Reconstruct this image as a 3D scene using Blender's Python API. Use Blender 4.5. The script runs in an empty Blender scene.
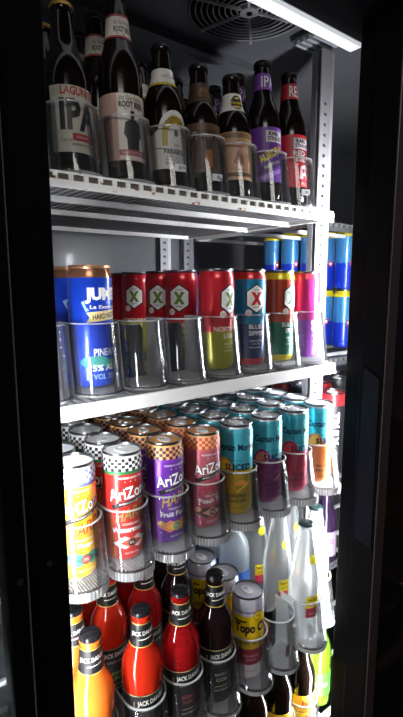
import bpy, bmesh, math, random
from mathutils import Vector, Matrix
random.seed(7)
sc = bpy.context.scene
COL = sc.collection
PI = math.pi
ZO = 0.90            # shelf three stands 0.9 m above the shop floor

# ------------------------------------------------------------------ camera
cam_d = bpy.data.cameras.new('camera'); cam = bpy.data.objects.new('camera', cam_d); COL.objects.link(cam)
YAW, PIT, ROL = 0.6635, -0.1530, -0.0009
_f = Vector((math.sin(YAW)*math.cos(PIT), math.cos(YAW)*math.cos(PIT), math.sin(PIT)))
_r = Vector((math.cos(YAW), -math.sin(YAW), 0)); _u = _r.cross(_f)
_r2 = _r*math.cos(ROL)+_u*math.sin(ROL); _u2 = -_r*math.sin(ROL)+_u*math.cos(ROL)
_m = Matrix((_r2, _u2, -_f)).transposed().to_4x4()
_m.translation = Vector((-0.2324, -0.5713, 0.3834+ZO))
cam.matrix_world = _m
cam_d.sensor_fit = 'AUTO'; cam_d.sensor_width = 36; cam_d.lens = 474.67/717*36; cam_d.clip_start = 0.01
sc.camera = cam
# ------------------------------------------------------------------ world, exposure
w = bpy.data.worlds.new('shop_dim'); sc.world = w; w.use_nodes = True
w.node_tree.nodes['Background'].inputs[0].default_value = (0.75, 0.80, 1.0, 1)
w.node_tree.nodes['Background'].inputs[1].default_value = 0.034
sc.view_settings.view_transform = 'Standard'; sc.view_settings.look = 'None'
sc.view_settings.exposure = 0.0; sc.view_settings.gamma = 1.0; sc.view_settings.use_curve_mapping = False
sc.cycles.transparent_max_bounces = 40; sc.cycles.max_bounces = 14; sc.cycles.transmission_bounces = 10
# lamps of the shop behind the photographer
def area(name, loc, size, sy, energy, col, target):
    l = bpy.data.lights.new(name, 'AREA'); l.shape = 'RECTANGLE'; l.size = size; l.size_y = sy; l.energy = energy; l.color = col
    o = bpy.data.objects.new(name, l); COL.objects.link(o); o.location = loc
    o.rotation_euler = (Vector(target)-Vector(loc)).to_track_quat('-Z', 'Y').to_euler()
    return o
area('shop_lamp', (-1.1, -2.2, 2.5), 1.2, 0.6, 20.0, (1.0, 0.95, 0.9), (0.2, 0.2, 1.2))
LED_R, LED_L = 165.0, 116.0     # emission of the two mullion lamps

# ------------------------------------------------------------------ materials
def lin(c):
    return tuple(((x/255)/12.92 if x/255 <= .04045 else ((x/255+.055)/1.055)**2.4) for x in c)
M = {}
def mat(name, rgb, rough=.5, metal=0., coat=0., trans=0., ior=1.45, emit=0., sss=0., noise=0., nscale=40, alpha=1., spec=.5):
    if name in M: return M[name]
    m = bpy.data.materials.new(name); m.use_nodes = True
    nt = m.node_tree; b = nt.nodes['Principled BSDF']; c = lin(rgb)+(1,)
    b.inputs['Base Color'].default_value = c; b.inputs['Roughness'].default_value = rough
    b.inputs['Metallic'].default_value = metal; b.inputs['Coat Weight'].default_value = coat
    b.inputs['Coat Roughness'].default_value = .08
    b.inputs['Transmission Weight'].default_value = trans; b.inputs['IOR'].default_value = ior
    b.inputs['Specular IOR Level'].default_value = spec
    if alpha < 1: b.inputs['Alpha'].default_value = alpha
    if emit:
        b.inputs['Emission Color'].default_value = c; b.inputs['Emission Strength'].default_value = emit
    if sss:
        b.inputs['Subsurface Weight'].default_value = sss; b.inputs['Subsurface Radius'].default_value = (1, .45, .2)
        b.inputs['Subsurface Scale'].default_value = .02
    if noise:
        tc = nt.nodes.new('ShaderNodeTexCoord'); n = nt.nodes.new('ShaderNodeTexNoise'); n.inputs['Scale'].default_value = nscale
        mx = nt.nodes.new('ShaderNodeMixRGB'); mx.inputs[1].default_value = tuple(x*(1-noise) for x in c[:3])+(1,)
        mx.inputs[2].default_value = tuple(min(1, x*(1+noise)) for x in c[:3])+(1,)
        nt.links.new(tc.outputs['Object'], n.inputs['Vector']); nt.links.new(n.outputs['Fac'], mx.inputs[0])
        nt.links.new(mx.outputs[0], b.inputs['Base Color'])
    M[name] = m; return m
def ink(r, g, b): return mat('ink_%d_%d_%d' % (r, g, b), (r, g, b), .45)
def foil(r, g, b): return mat('foil_%d_%d_%d' % (r, g, b), (r, g, b), .32, .35, .5)
def clear(name, tint, haze, gloss=1.0, alpha_haze=(1, 1, 1)):
    if name in M: return M[name]
    m = bpy.data.materials.new(name); m.use_nodes = True; nt = m.node_tree; nt.nodes.clear()
    N = nt.nodes.new; L = nt.links.new
    out = N('ShaderNodeOutputMaterial'); tr = N('ShaderNodeBsdfTransparent'); tr.inputs[0].default_value = tint+(1,)
    gl = N('ShaderNodeBsdfGlossy'); gl.inputs['Roughness'].default_value = .06
    df = N('ShaderNodeBsdfDiffuse'); df.inputs[0].default_value = alpha_haze+(1,)
    tl = N('ShaderNodeBsdfTranslucent'); tl.inputs[0].default_value = alpha_haze+(1,)
    hz = N('ShaderNodeMixShader'); hz.inputs[0].default_value = .5; L(df.outputs[0], hz.inputs[1]); L(tl.outputs[0], hz.inputs[2])
    m1 = N('ShaderNodeMixShader'); m1.inputs[0].default_value = haze; L(tr.outputs[0], m1.inputs[1]); L(hz.outputs[0], m1.inputs[2])
    fr = N('ShaderNodeFresnel'); fr.inputs[0].default_value = 1.45
    mu = N('ShaderNodeMath'); mu.operation = 'MULTIPLY'; mu.inputs[1].default_value = gloss; L(fr.outputs[0], mu.inputs[0])
    m2 = N('ShaderNodeMixShader'); L(mu.outputs[0], m2.inputs[0]); L(m1.outputs[0], m2.inputs[1]); L(gl.outputs[0], m2.inputs[2])
    L(m2.outputs[0], out.inputs[0]); M[name] = m; return m
ACR = clear('clear_acrylic', (.993, .996, 1.), .013, .7)
SIDE = clear('acrylic_side', (.97, .98, 1.), .30, .9)  # milky white stands in for lamp highlights on the tray walls
EDGE = clear('acrylic_edge', (.96, .98, 1.), .5, 1.)  # milky white stands in for bright highlights along rims and ribs
BASE = clear('ribbed_acrylic', (.985, .99, 1.), .06, 1.)
PANE = clear('reflection_tinted_glass', (.30, .25, .23), .004, .9, (.6, .4, .3))  # brown tint stands in for the dim shop reflected in the pane
WHITE = mat('white_coated_wire', (226, 226, 224), .4)
BLACK = mat('black_paint', (10, 10, 12), .55, spec=.04)
BLACK2 = mat('black_gloss_trim', (9, 9, 11), .45, spec=.03)
CHROME = mat('chrome_edge', (205, 205, 212), .45, .2)
GREY = mat('interior_panel', (98, 99, 102), .35, .1, .1, noise=.12, nscale=6)
CEIL = mat('ceiling_panel', (98, 99, 103), .42, .2, noise=.12, nscale=9)
GALV = mat('galvanised_steel', (196, 198, 204), .35, .3)
DARK = mat('dark_void', (6, 6, 7), .8)
TRACK = mat('grey_track_plastic', (70, 72, 76), .4)
PADDLE = mat('black_pusher_plastic', (24, 24, 28), .3)
ALU = mat('aluminium_end', (118, 120, 124), .3, 1.)
TAB = mat('aluminium_tab', (236, 237, 240), .35, .2)
BROWN = mat('brown_bottle_glass', (17, 9, 6), .13, 0, 0, spec=.4)
def rust_white(name, scale, t0):
    m = mat(name, (224, 222, 216), .45); nt = m.node_tree; b = nt.nodes['Principled BSDF']
    tc = nt.nodes.new('ShaderNodeTexCoord'); n = nt.nodes.new('ShaderNodeTexNoise'); n.inputs['Scale'].default_value = scale; n.inputs['Detail'].default_value = 3
    cr = nt.nodes.new('ShaderNodeValToRGB'); e = cr.color_ramp.elements
    e[0].position = t0; e[0].color = lin((240, 239, 236))+(1,); e[1].position = t0+.06; e[1].color = lin((160, 86, 34))+(1,)
    nt.links.new(tc.outputs['Object'], n.inputs['Vector']); nt.links.new(n.outputs['Fac'], cr.inputs[0]); nt.links.new(cr.outputs[0], b.inputs['Base Color'])
    return m
RUST = rust_white('white_rail_with_rust', 75, .60)
SPOT = rust_white('white_rail_with_few_spots', 60, .70)
SLAT = mat('grey_slat_wire', (128, 128, 130), .45)  # grey tone painted in to dim the shelf undersides

# ------------------------------------------------------------------ object helpers
def mesh_of(name, bm, mats, smooth=True):
    me = bpy.data.meshes.new(name); bm.to_mesh(me); bm.free()
    for m in (mats if isinstance(mats, (list, tuple)) else [mats]): me.materials.append(m)
    if smooth:
        for p in me.polygons: p.use_smooth = True
        try: me.set_sharp_from_angle(angle=math.radians(38))
        except Exception: pass
    return me
def obj(name, bm, mats, parent=None, loc=(0, 0, 0), smooth=True, label=None):
    me = bm if isinstance(bm, bpy.types.Mesh) else mesh_of(name, bm, mats, smooth)
    o = bpy.data.objects.new(name, me); COL.objects.link(o)
    if parent is not None: o.parent = parent; o.location = loc
    else: o.location = (loc[0], loc[1], loc[2]+ZO)
    if label: o['label'] = label
    return o
def thing(name, label, cat, loc=(0, 0, 0), rot=(0, 0, 0), group=None, kind=None):
    o = bpy.data.objects.new(name, None); COL.objects.link(o); o.empty_display_size = .02
    o.location = (loc[0], loc[1], loc[2]+ZO); o.rotation_euler = rot
    o['label'] = label
    if kind: o['kind'] = kind
    else: o['category'] = cat
    if group: o['group'] = group
    return o
def dup(root, label, loc, rot=None, group=None):
    r = root.copy(); COL.objects.link(r); r.location = (loc[0], loc[1], loc[2]+ZO)
    if rot is not None: r.rotation_euler = rot
    r['label'] = label
    if group: r['group'] = group
    for ch in list(root.children):
        c = ch.copy(); COL.objects.link(c); c.parent = r
        for g in list(ch.children):
            d = g.copy(); COL.objects.link(d); d.parent = c
    return r
def box(bm, x0, x1, y0, y1, z0, z1, mi=0):
    v = [bm.verts.new(p) for p in ((x0, y0, z0), (x1, y0, z0), (x1, y1, z0), (x0, y1, z0), (x0, y0, z1), (x1, y0, z1), (x1, y1, z1), (x0, y1, z1))]
    for q in ((3, 2, 1, 0), (4, 5, 6, 7), (0, 1, 5, 4), (1, 2, 6, 5), (2, 3, 7, 6), (3, 0, 4, 7)):
        f = bm.faces.new([v[i] for i in q]); f.material_index = mi
def bx(*a, bev=0.):
    bm = bmesh.new(); box(bm, *a)
    if bev: bmesh.ops.bevel(bm, geom=bm.edges[:], offset=bev, segments=1, affect='EDGES')
    return bm
def lathe(prof, segs=40, mf=None, wob=None, caps=True):
    bm = bmesh.new(); rings = []
    for i, (r, z) in enumerate(prof):
        ring = []
        for k in range(segs):
            a = 2*PI*k/segs; rr = r + (wob(i, k) if wob else 0)
            ring.append(bm.verts.new((rr*math.sin(a), -rr*math.cos(a), z)))
        rings.append(ring)
    for i in range(len(prof)-1):
        for k in range(segs):
            f = bm.faces.new((rings[i][k], rings[i][(k+1) % segs], rings[i+1][(k+1) % segs], rings[i+1][k]))
            if mf: f.material_index = mf(i, k)
    if caps:
        bm.faces.new(rings[0][::-1]).material_index = mf(0, 0) if mf else 0
        bm.faces.new(rings[-1]).material_index = mf(len(prof)-2, 0) if mf else 0
    return bm
def rad_at(prof, z):
    for (r0, z0), (r1, z1) in zip(prof, prof[1:]):
        if z0 <= z <= z1 and z1 > z0: return r0+(r1-r0)*(z-z0)/(z1-z0)
    return prof[-1][0] if z > prof[-1][1] else prof[0][0]

# ------------------------------------------------------------------ printed labels: flat print wrapped onto a turned surface
_tc = {}
def text_mesh(s, bold=0.):
    k = (s, bold)
    if k in _tc: return _tc[k]
    cu = bpy.data.curves.new('lettering', 'FONT'); cu.body = s; cu.size = 1; cu.offset = bold; cu.resolution_u = 2
    o = bpy.data.objects.new('lettering', cu); COL.objects.link(o)
    dg = bpy.context.evaluated_depsgraph_get(); me = o.evaluated_get(dg).to_mesh()
    vs = [(v.co.x, v.co.y) for v in me.vertices]; fs = [tuple(p.vertices) for p in me.polygons]
    o.evaluated_get(dg).to_mesh_clear(); bpy.data.objects.remove(o); bpy.data.curves.remove(cu)
    xs = [v[0] for v in vs]; ys = [v[1] for v in vs]
    x0, x1, y0, y1 = min(xs), max(xs), min(ys), max(ys)
    vs = [((x-x0)/(x1-x0)-.5, (y-y0)/(y1-y0)-.5) for x, y in vs]
    _tc[k] = (vs, fs, (x1-x0)/(y1-y0)); return _tc[k]
class Print:
    def __init__(s, face=0.): s.items = []; s.mats = []; s.face = face; s.lay = 0
    def _mi(s, m):
        if m not in s.mats: s.mats.append(m)
        return s.mats.index(m)
    def up(s): s.lay += 1; return s
    def poly(s, pts, m): s.items.append((pts, [tuple(range(len(pts)))], s._mi(m), s.lay)); return s
    def rect(s, u, v, w, h, m, ang=0.):
        c, n = math.cos(ang), math.sin(ang)
        return s.poly([(u+x*c-y*n, v+x*n+y*c) for x, y in ((-w/2, -h/2), (w/2, -h/2), (w/2, h/2), (-w/2, h/2))], m)
    def oval(s, u, v, a, b, m, n=20, t0=0, t1=2*PI):
        return s.poly([(u+a*math.cos(t0+(t1-t0)*i/n), v+b*math.sin(t0+(t1-t0)*i/n)) for i in range(n+(0 if t1-t0 > 6.2 else 1))], m)
    def text(s, t, u, v, h, m, w=None, ang=0., shear=0., bold=0., arc=None):
        vs, fs, asp = text_mesh(t, bold); w = w or h*asp
        c, n = math.cos(ang), math.sin(ang); o = []
        for x, y in vs:
            x, y = x*w+shear*y*h, y*h
            if arc:
                r = arc+y; a = x/arc; x, y = r*math.sin(a), r*math.cos(a)-arc
            o.append((u+x*c-y*n, v+x*n+y*c))
        s.items.append((o, fs, s._mi(m), s.lay)); return s
    def build(s, prof, off=.00014, name='printed_label', parent=None, flat=False):
        big = bmesh.new()
        for vs, fs, mi, lay in s.items:
            bm = bmesh.new(); V = [bm.verts.new((x, y, lay)) for x, y in vs]
            for f in fs:
                try: bm.faces.new([V[i] for i in f])
                except ValueError: pass
            bmesh.ops.triangulate(bm, faces=bm.faces[:])
            if not flat:
                for ax, st in ((0, .0045), (1, .009)):
                    cs = [v.co[ax] for v in bm.verts]; lo, hi = min(cs), max(cs); k = math.ceil(lo/st+1e-6)
                    while k*st < hi-1e-6:
                        no = Vector((1, 0, 0)) if ax == 0 else Vector((0, 1, 0))
                        bmesh.ops.bisect_plane(bm, geom=bm.verts[:]+bm.edges[:]+bm.faces[:], plane_co=no*(k*st), plane_no=no); k += 1
            mp = {}
            for v in bm.verts:
                x, y, l = v.co
                if flat: mp[v] = big.verts.new((x, -off*(1+lay), y)); continue
                R = s.R; a = x/R+s.face; r = rad_at(prof, y)+off*(1+lay)
                mp[v] = big.verts.new((r*math.sin(a), -r*math.cos(a), y))
            for f in bm.faces:
                g = big.faces.new([mp[v] for v in f.verts]); g.material_index = mi
                g.normal_update()
                out = Vector((0, -1, 0)) if flat else Vector((g.calc_center_median().x, g.calc_center_median().y, 0))
                if g.normal.dot(out) < 0: g.normal_flip()
            bm.free()
        return obj(name, big, s.mats, parent, smooth=False)

# ------------------------------------------------------------------ drink cans
CR, CH = .0285, .156
CAN = [(.020, .0), (.0245, .0015), (.0268, .006), (CR, .012), (CR, .020), (CR, .030), (CR, .040), (CR, .050), (CR, .060), (CR, .0685), (CR, .080), (CR, .0900), (CR, .098), (CR, .108),
       (CR, .116), (CR, .122), (CR, .127), (CR, .1315), (CR, .136), (CR, .1405), (.0280, .1445), (.0266, .149), (.0258, .1515), (.0262, .1525)]
def can_lid(parent):
    lid = lathe([(.0256, .1515), (.0270, .1528), (.0273, .1545), (.0268, .156), (.0258, .1557), (.0248, .1515), (.0235, .1500), (.0228, .1512), (.0005, .1514)], 36, caps=False)
    l = obj('can_lid', lid, ALU, parent)
    bm = bmesh.new(); n = 14
    def ring(cy, a, b, z): return [bm.verts.new((a*math.sin(2*PI*i/n), cy-b*math.cos(2*PI*i/n), z)) for i in range(n)]
    o0, o1 = ring(.002, .0088, .0135, .1520), ring(.002, .0084, .0130, .1540)
    i0, i1 = ring(.0065, .0045, .0050, .1522), ring(.0065, .0045, .0050, .1536)
    for i in range(n):
        j = (i+1) % n
        for q in ((o0[i], o0[j], o1[j], o1[i]), (i0[j], i0[i], i1[i], i1[j]), (o1[i], o1[j], i1[j], i1[i])): bm.faces.new(q)
    obj('pull_tab', bm, TAB, l)
    obj('pour_opening', lathe([(.0085, .1514), (.0085, .1517), (.0072, .1517), (.0072, .1514)], 20, caps=False), mat('score_line', (40, 40, 44), .5), l, (0, -.0125, 0))
    return l
def make_can(label, bands, checker=None, printer=None, lidmat=None, group=None, cat='can', segs=40):
    """bands: (z_top, material) from the bottom up; checker: (m1, m2, z0, z1)"""
    t = thing('drink_can', label, cat, group=group)
    mats = [b[1] for b in bands]
    if checker: mats += [checker[0], checker[1]]
    def mf(i, k):
        z = (CAN[i][1]+CAN[i+1][1])/2
        if checker and checker[2] <= z <= checker[3]: return len(bands)+((i+k) % 2)
        for n, b in enumerate(bands):
            if z <= b[0]: return n
        return len(bands)-1
    obj('can_body', lathe(CAN, segs, mf), mats, t)
    can_lid(t)
    if printer:
        p = Print(); p.R = CR; printer(p); p.build(CAN, parent=t)
    return t
WH, BK = ink(238, 238, 236), ink(18, 18, 20)
SIL = foil(190, 192, 196)
def tea_print(flavor, script, c1, c2, badge, face):
    def f(p):
        p.face = face
        p.text('PREMIUM HARD TEA', 0, .122, .0032, WH, w=.036)
        for k in (-1, 0, 1): p.oval(k*.008, .1165, .0008, .0008, WH, 8)
        p.poly([(-.029, .083), (-.018, .087), (.030, .095), (.030, .0905), (-.014, .081), (-.024, .0775)], BK)
        p.text('AriZona', .001, .1005, .0190, BK, w=.066, ang=.12, bold=.05).up()
        p.text('AriZona', .0005, .101, .0172, WH, w=.062, ang=.12, bold=.02)
        p.text("AMERICA'S ICED TEA", .002, .0872, .0028, WH, w=.038, ang=.15)
        p.text('HARD', .001, .0715, .0165, script, w=.046, ang=.22, shear=.35, bold=.015)
        p.text(flavor[0], 0, .0555, .0032, WH, w=.026)
        p.text(flavor[1], 0, .0475, .0078, WH, bold=.02)
        p.poly([(-.028, .028), (-.010, .038), (0, .033), (.010, .038), (.028, .028), (.010, .019), (0, .024), (-.010, .019)], c1)
        p.up(); p.poly([(-.017, .028), (0, .0355), (.017, .028), (0, .0205)], c2); p.oval(-.024, .034, .006, .004, c2, 8); p.oval(.024, .022, .006, .004, c2, 8)
        p.up(); p.oval(0, .028, .0055, .0055, badge, 14); p.up(); p.text('5%', 0, .028, .004, WH)
        p.text('ALC BY VOL', 0, .013, .0026, WH)
    return f
def rum_print(flavor, slice_c, slice_d, low_txt, face):
    def f(p):
        p.face = face; D = ink(14, 24, 50)
        p.text('Captain Morgan', 0, .1170, .0155, D, w=.074, bold=.03)
        p.text('RUM SPECIALTY', 0, .0965, .0025, D, w=.026)
        p.oval(-.022, .078, .016, .022, slice_c, 20, 0, PI)
        p.up(); p.oval(-.022, .078, .0125, .0175, slice_d, 16, 0, PI)
        p.up()
        for a in (.5, 1.1, 1.7, 2.3): p.poly([(-.022+.001, .078), (-.022+.0118*math.cos(a-.04), .078+.0165*math.sin(a-.04)), (-.022+.0118*math.cos(a+.04), .078+.0165*math.sin(a+.04))], slice_c)
        p.up(); p.text('SLICED', .003, .0850, .0115, D, w=.046, bold=.04)
        p.rect(.012, .050, .028, .003, slice_d, .6); p.rect(-.012, .052, .026, .002, slice_c, -.4); p.oval(.008, .054, .012, .008, slice_c, 12, 0, PI)
        p.text(flavor[0], 0, .0355, .0062, low_txt, w=.034, bold=.02)
        p.text(flavor[1], 0, .0265, .0062, low_txt, w=.036, bold=.02)
        p.text('5.8% ALC/VOL  12 FL OZ', 0, .014, .0028, low_txt, w=.036)
    return f
def x_print(l1, l2, xc, face, hexoff=0., small=False, low=WH):
    def f(p):
        p.face = face; s = .55 if small else 1.18; v0 = .1095 if not small else .089; u0 = hexoff
        hx = [(u0+.0175*s*math.sin(PI/3*i), v0+.0205*s*math.cos(PI/3*i)) for i in range(6)]
        p.poly(hx, BK).up(); p.poly([(u0+.88*(x-u0), v0+.9*(y-v0)) for x, y in hx], ink(232, 232, 228)).up()
        if not small:
            for q in (1, -1):
                p.poly([(u0-q*.0095, v0-.0105), (u0-q*.0035, v0-.0105), (u0+q*.0095, v0+.0105), (u0+q*.0035, v0+.0105)][::q], xc)
            p.text('DOUBLE', u0, v0+.0140, .0026, BK, w=.012); p.text('SPIRIT', u0, v0-.0140, .0026, BK, w=.012)
        else:
            p.text('5%', u0, v0, .006, BK)
            p.rect(.022, .112, .016, .040, ink(225, 222, 226))
        p.lay = 0
        if not small:
            p.oval(-.013, .0865, .0055, .0055, ink(225, 220, 214), 14); p.up(); p.text('5%', -.013, .0865, .004, ink(190, 40, 50)); p.lay = 0
        p.text(l1, -.001, .064, .0075, low, bold=.02); p.text(l2, .002, .0535, .0075, low, bold=.02)
        p.text('HARD SELTZER', 0, .041, .003, low, w=.022); p.text('12 FL OZ', 0, .036, .0026, low); p.text('NATURAL FLAVOR', 0, .030, .0026, low, w=.022)
    return f
def nectar_print(p):
    p.face = .42; Y = ink(236, 214, 150)
    p.text('JUMEX', .001, .1180, .0200, WH, w=.064, bold=.06)
    p.text('La Excelencia', 0, .1040, .0045, WH, w=.050, bold=.02)
    p.poly([(-.030, .0845), (-.026, .091), (-.030, .097), (.026, .102), (.030, .096), (.026, .0895)], Y).up()
    p.text('HARD NECTAR', .000, .0932, .0065, BK, w=.044, ang=.09, bold=.02); p.lay = 0
    p.text('PINEAPPLE', .001, .0465, .0095, WH, w=.046, bold=.02)
    p.oval(.017, .066, .010, .013, ink(226, 190, 70), 16); p.oval(.017, .083, .006, .008, ink(70, 130, 60), 10)
    p.oval(-.020, .034, .020, .008, ink(60, 150, 140), 16); p.oval(.012, .030, .018, .008, ink(80, 160, 120), 16)
    p.up(); p.text('5% ALC', -.004, .0265, .0085, WH, w=.040, bold=.03); p.text('VOL 355 ML', 0, .0150, .007, ink(190, 225, 235), w=.046)
    p.poly([(-.036, .110), (-.030, .098), (-.026, .100), (-.030, .104), (-.032, .112)], ink(160, 205, 240))
def topo_print(p):
    p.face = -.50
    p.oval(.012, .1225, .010, .0082, BK, 18).up(); p.oval(.012, .1225, .0092, .0074, ink(232, 200, 30), 18).up(); p.text('Topo', .012, .1225, .0042, BK, bold=.02); p.lay = 0
    p.text('Topo Chico', .010, .0975, .0240, BK, w=.082, bold=.05); p.poly([(-.032, .110), (-.010, .1105), (-.008, .1135), (-.034, .114)], BK)
    p.text('HARD SELTZER', .004, .0720, .0068, BK, w=.046, bold=.02)
    p.text('STRAWBERRY', .0, .047, .004, ink(235, 190, 190), w=.03); p.text('GUAVA', 0, .040, .004, ink(235, 190, 190))
    p.text('4.7% ALC/VOL', 0, .018, .003, BK)
def tall_print(p):
    p.face = -.72; p.rect(.006, .068, .010, .014, ink(205, 45, 40)).up(); p.oval(.006, .068, .0032, .0032, WH, 10)
def black_print(p):
    p.face = -.72; p.text('TRULY', 0, .075, .022, WH, w=.074, ang=-PI/2, bold=.03); p.text('HARD SELTZER', -.016, .075, .0055, WH, w=.06, ang=-PI/2)

ORD = ['front', 'second', 'third', 'fourth', 'fifth', 'sixth', 'seventh', 'eighth']
def row_label(look, k, where):
    return f'{look}, {"first" if k == 0 else ORD[k]} in its lane, {where}'
def lane(proto, x, ys, z, look, where, group, rot=None):
    for k, y in enumerate(ys):
        r = (0, 0, 0 if rot is None else rot[k % len(rot)])
        if k == 0 and not proto.get('_used'):
            proto.location = (x, y, z+ZO); proto.rotation_euler = r; proto['_used'] = 1
            proto['label'] = row_label(look, 0, where); proto['group'] = group
        else:
            o = dup(proto, row_label(look, k, where), (x, y, z), r, group)
    if '_used' in proto: pass

# ------------------------------------------------------------------ bottles
CAP_R = .0148
def cap_bm():
    n = 42
    return lathe([(.0152, 0), (.0150, .0012), (.0138, .0050), (.0120, .0063), (.0006, .0066)], n, wob=lambda i, k: (.0005 if k % 2 else -.0005) if i < 2 else 0)
LONG = [(.026, 0), (.0295, .003), (.0305, .008), (.0305, .120), (.0302, .128), (.0285, .140), (.0245, .152), (.0200, .163), (.0172, .175), (.0155, .190), (.0140, .208), (.0134, .214), (.0146, .2155), (.0146, .2195), (.0130, .2205), (.0130, .2245)]
def scale_prof(p, h, r=1.): return [(a*r, b*h/p[-1][1]) for a, b in p]
SHORT = [(.026, 0), (.0295, .003), (.0308, .008), (.0308, .098), (.0302, .106), (.0280, .116), (.0235, .126), (.0190, .134), (.0168, .142), (.0152, .158), (.0141, .170), (.0138, .174), (.0150, .1755), (.0150, .1795), (.0132, .1805), (.0132, .1845)]
COOL = [(.026, 0), (.0300, .003), (.0312, .008), (.0310, .100), (.0316, .108), (.0318, .114), (.0308, .122), (.0280, .131), (.0235, .140), (.0195, .148), (.0172, .156), (.0160, .170), (.0150, .186), (.0146, .192), (.0156, .1935), (.0156, .1970), (.0138, .198), (.0138, .2035)]
MINERAL = [(.026, 0), (.0290, .003), (.0300, .008), (.0300, .100), (.0302, .112), (.0295, .126), (.0275, .142), (.0248, .158), (.0218, .174), (.0188, .190), (.0165, .204), (.0148, .216), (.0140, .222), (.0152, .2235), (.0152, .2275), (.0134, .2285), (.0134, .2325)]
PET = [(.024, 0), (.0290, .004), (.0318, .012), (.0312, .030), (.0318, .034), (.0318, .120), (.0318, .130), (.0316, .145), (.0300, .160), (.0262, .174), (.0205, .184), (.0140, .192), (.0125, .196), (.0150, .1975), (.0150, .199), (.0125, .200), (.0125, .210)]
def make_bottle(label, prof, glass, capm, printer=None, sheets=(), bands=None, lip=.0, group=None, name='glass_bottle', segs=40):
    """sheets: (name, z0, z1, half_angle, material) paper labels around the glass"""
    t = thing(name, label, 'bottle', group=group)
    mats = [glass] if not bands else [b[1] for b in bands]
    def mf(i, k):
        if not bands: return 0
        z = (prof[i][1]+prof[i+1][1])/2
        for n, b in enumerate(bands):
            if z <= b[0]: return n
        return len(bands)-1
    obj('bottle_glass', lathe(prof, segs, mf), mats, t)
    obj('crown_cap', cap_bm(), capm, t, (0, 0, prof[-1][1]-.0052))
    for sh in sheets:
        nm, z0, z1, fc, hw, m, pf = sh
        p = Print(fc); p.R = rad_at(prof, (z0+z1)/2)
        if callable(m): m(p)
        else: p.rect(0, (z0+z1)/2, 2*hw*p.R, z1-z0, m)
        p.up()
        if pf: pf(p)
        p.build(prof, .00035, nm, t)
    return t

# ------------------------------------------------------------------ clear pusher trays
RC = .0335
def u_path(r, yb, n=16, y0=0.):
    pts = [(-r, yb)]
    for i in range(n+1):
        a = -PI/2+PI*i/n
        pts.append((r*math.sin(a), y0-r*math.cos(a)))
    pts.append((r, yb)); return pts
LEAN = .013
YC = -.0125
def wall_bm(h, z0=-.004):
    bm = bmesh.new(); cols = []
    for t in (0, .5, 1.):
        z = z0+t*(h-z0); y0 = YC+LEAN*t*.95; r = RC+.0003*(1-t)
        cols.append(([bm.verts.new((x, y, z)) for x, y in u_path(r, .034, 16, y0)], [bm.verts.new((x, y, z)) for x, y in u_path(r-.0022, .034, 16, y0)]))
    for (o0, i0), (o1, i1) in zip(cols, cols[1:]):
        for k in range(len(o0)-1):
            f = bm.faces.new((o0[k], o0[k+1], o1[k+1], o1[k])); g = bm.faces.new((i0[k+1], i0[k], i1[k], i1[k+1]))
            f.material_index = g.material_index = 1 if k in (0, len(o0)-2) else 0
    return bm
def rim_bm(h):
    bm = bmesh.new(); y0 = YC+LEAN*.95; o = u_path(RC+.0002, .034, 16, y0); i = u_path(RC-.0026, .034, 16, y0)
    L = [[bm.verts.new((x, y, z)) for x, y in p] for p, z in ((o, h-.0004), (o, h+.0012), (i, h+.0012), (i, h-.0004))]
    for k in range(len(o)-1):
        for a, b in ((0, 1), (1, 2), (2, 3), (3, 0)): bm.faces.new((L[a][k], L[a][k+1], L[b][k+1], L[b][k]))
    bm.faces.new([l[0] for l in L]); bm.faces.new([l[-1] for l in L][::-1])
    return bm
def base_bm(zb):
    bm = bmesh.new(); n = 66; y0 = YC; P = []; deep = zb < -.010
    for z, f in ((zb, .0), (-.0042, .0)):
        pts = [(-RC-.0003, .034)]
        for i in range(n+1):
            a = -PI/2+PI*i/n; r = RC+.0003+math.cos(a)*(.0018 if not deep else .0023 if i % 3 < 1 else .0015)
            pts.append((r*math.sin(a), y0-r*math.cos(a)))
        pts.append((RC+.0003, .034)); P.append([bm.verts.new((x, y, z)) for x, y in pts])
    for k in range(len(P[0])-1): bm.faces.new((P[0][k], P[0][k+1], P[1][k+1], P[1][k])).material_index = (1 if (k-1) % 3 < 1 else 2) if deep else 2  # alternate milkier flutes imitate bright and dark streaks of light
    bm.faces.new(P[0][::-1]); bm.faces.new(P[1])
    return bm
def rib_bm():
    bm = bmesh.new()
    for k in range(-8, 9):
        x = k*.0038; yb = YC-math.sqrt(max(0, (RC-.004)**2-x*x)); box(bm, x-.0008, x+.0008, yb, .030, -.0042, -.0022)
    return bm
_tray = {}
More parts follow.
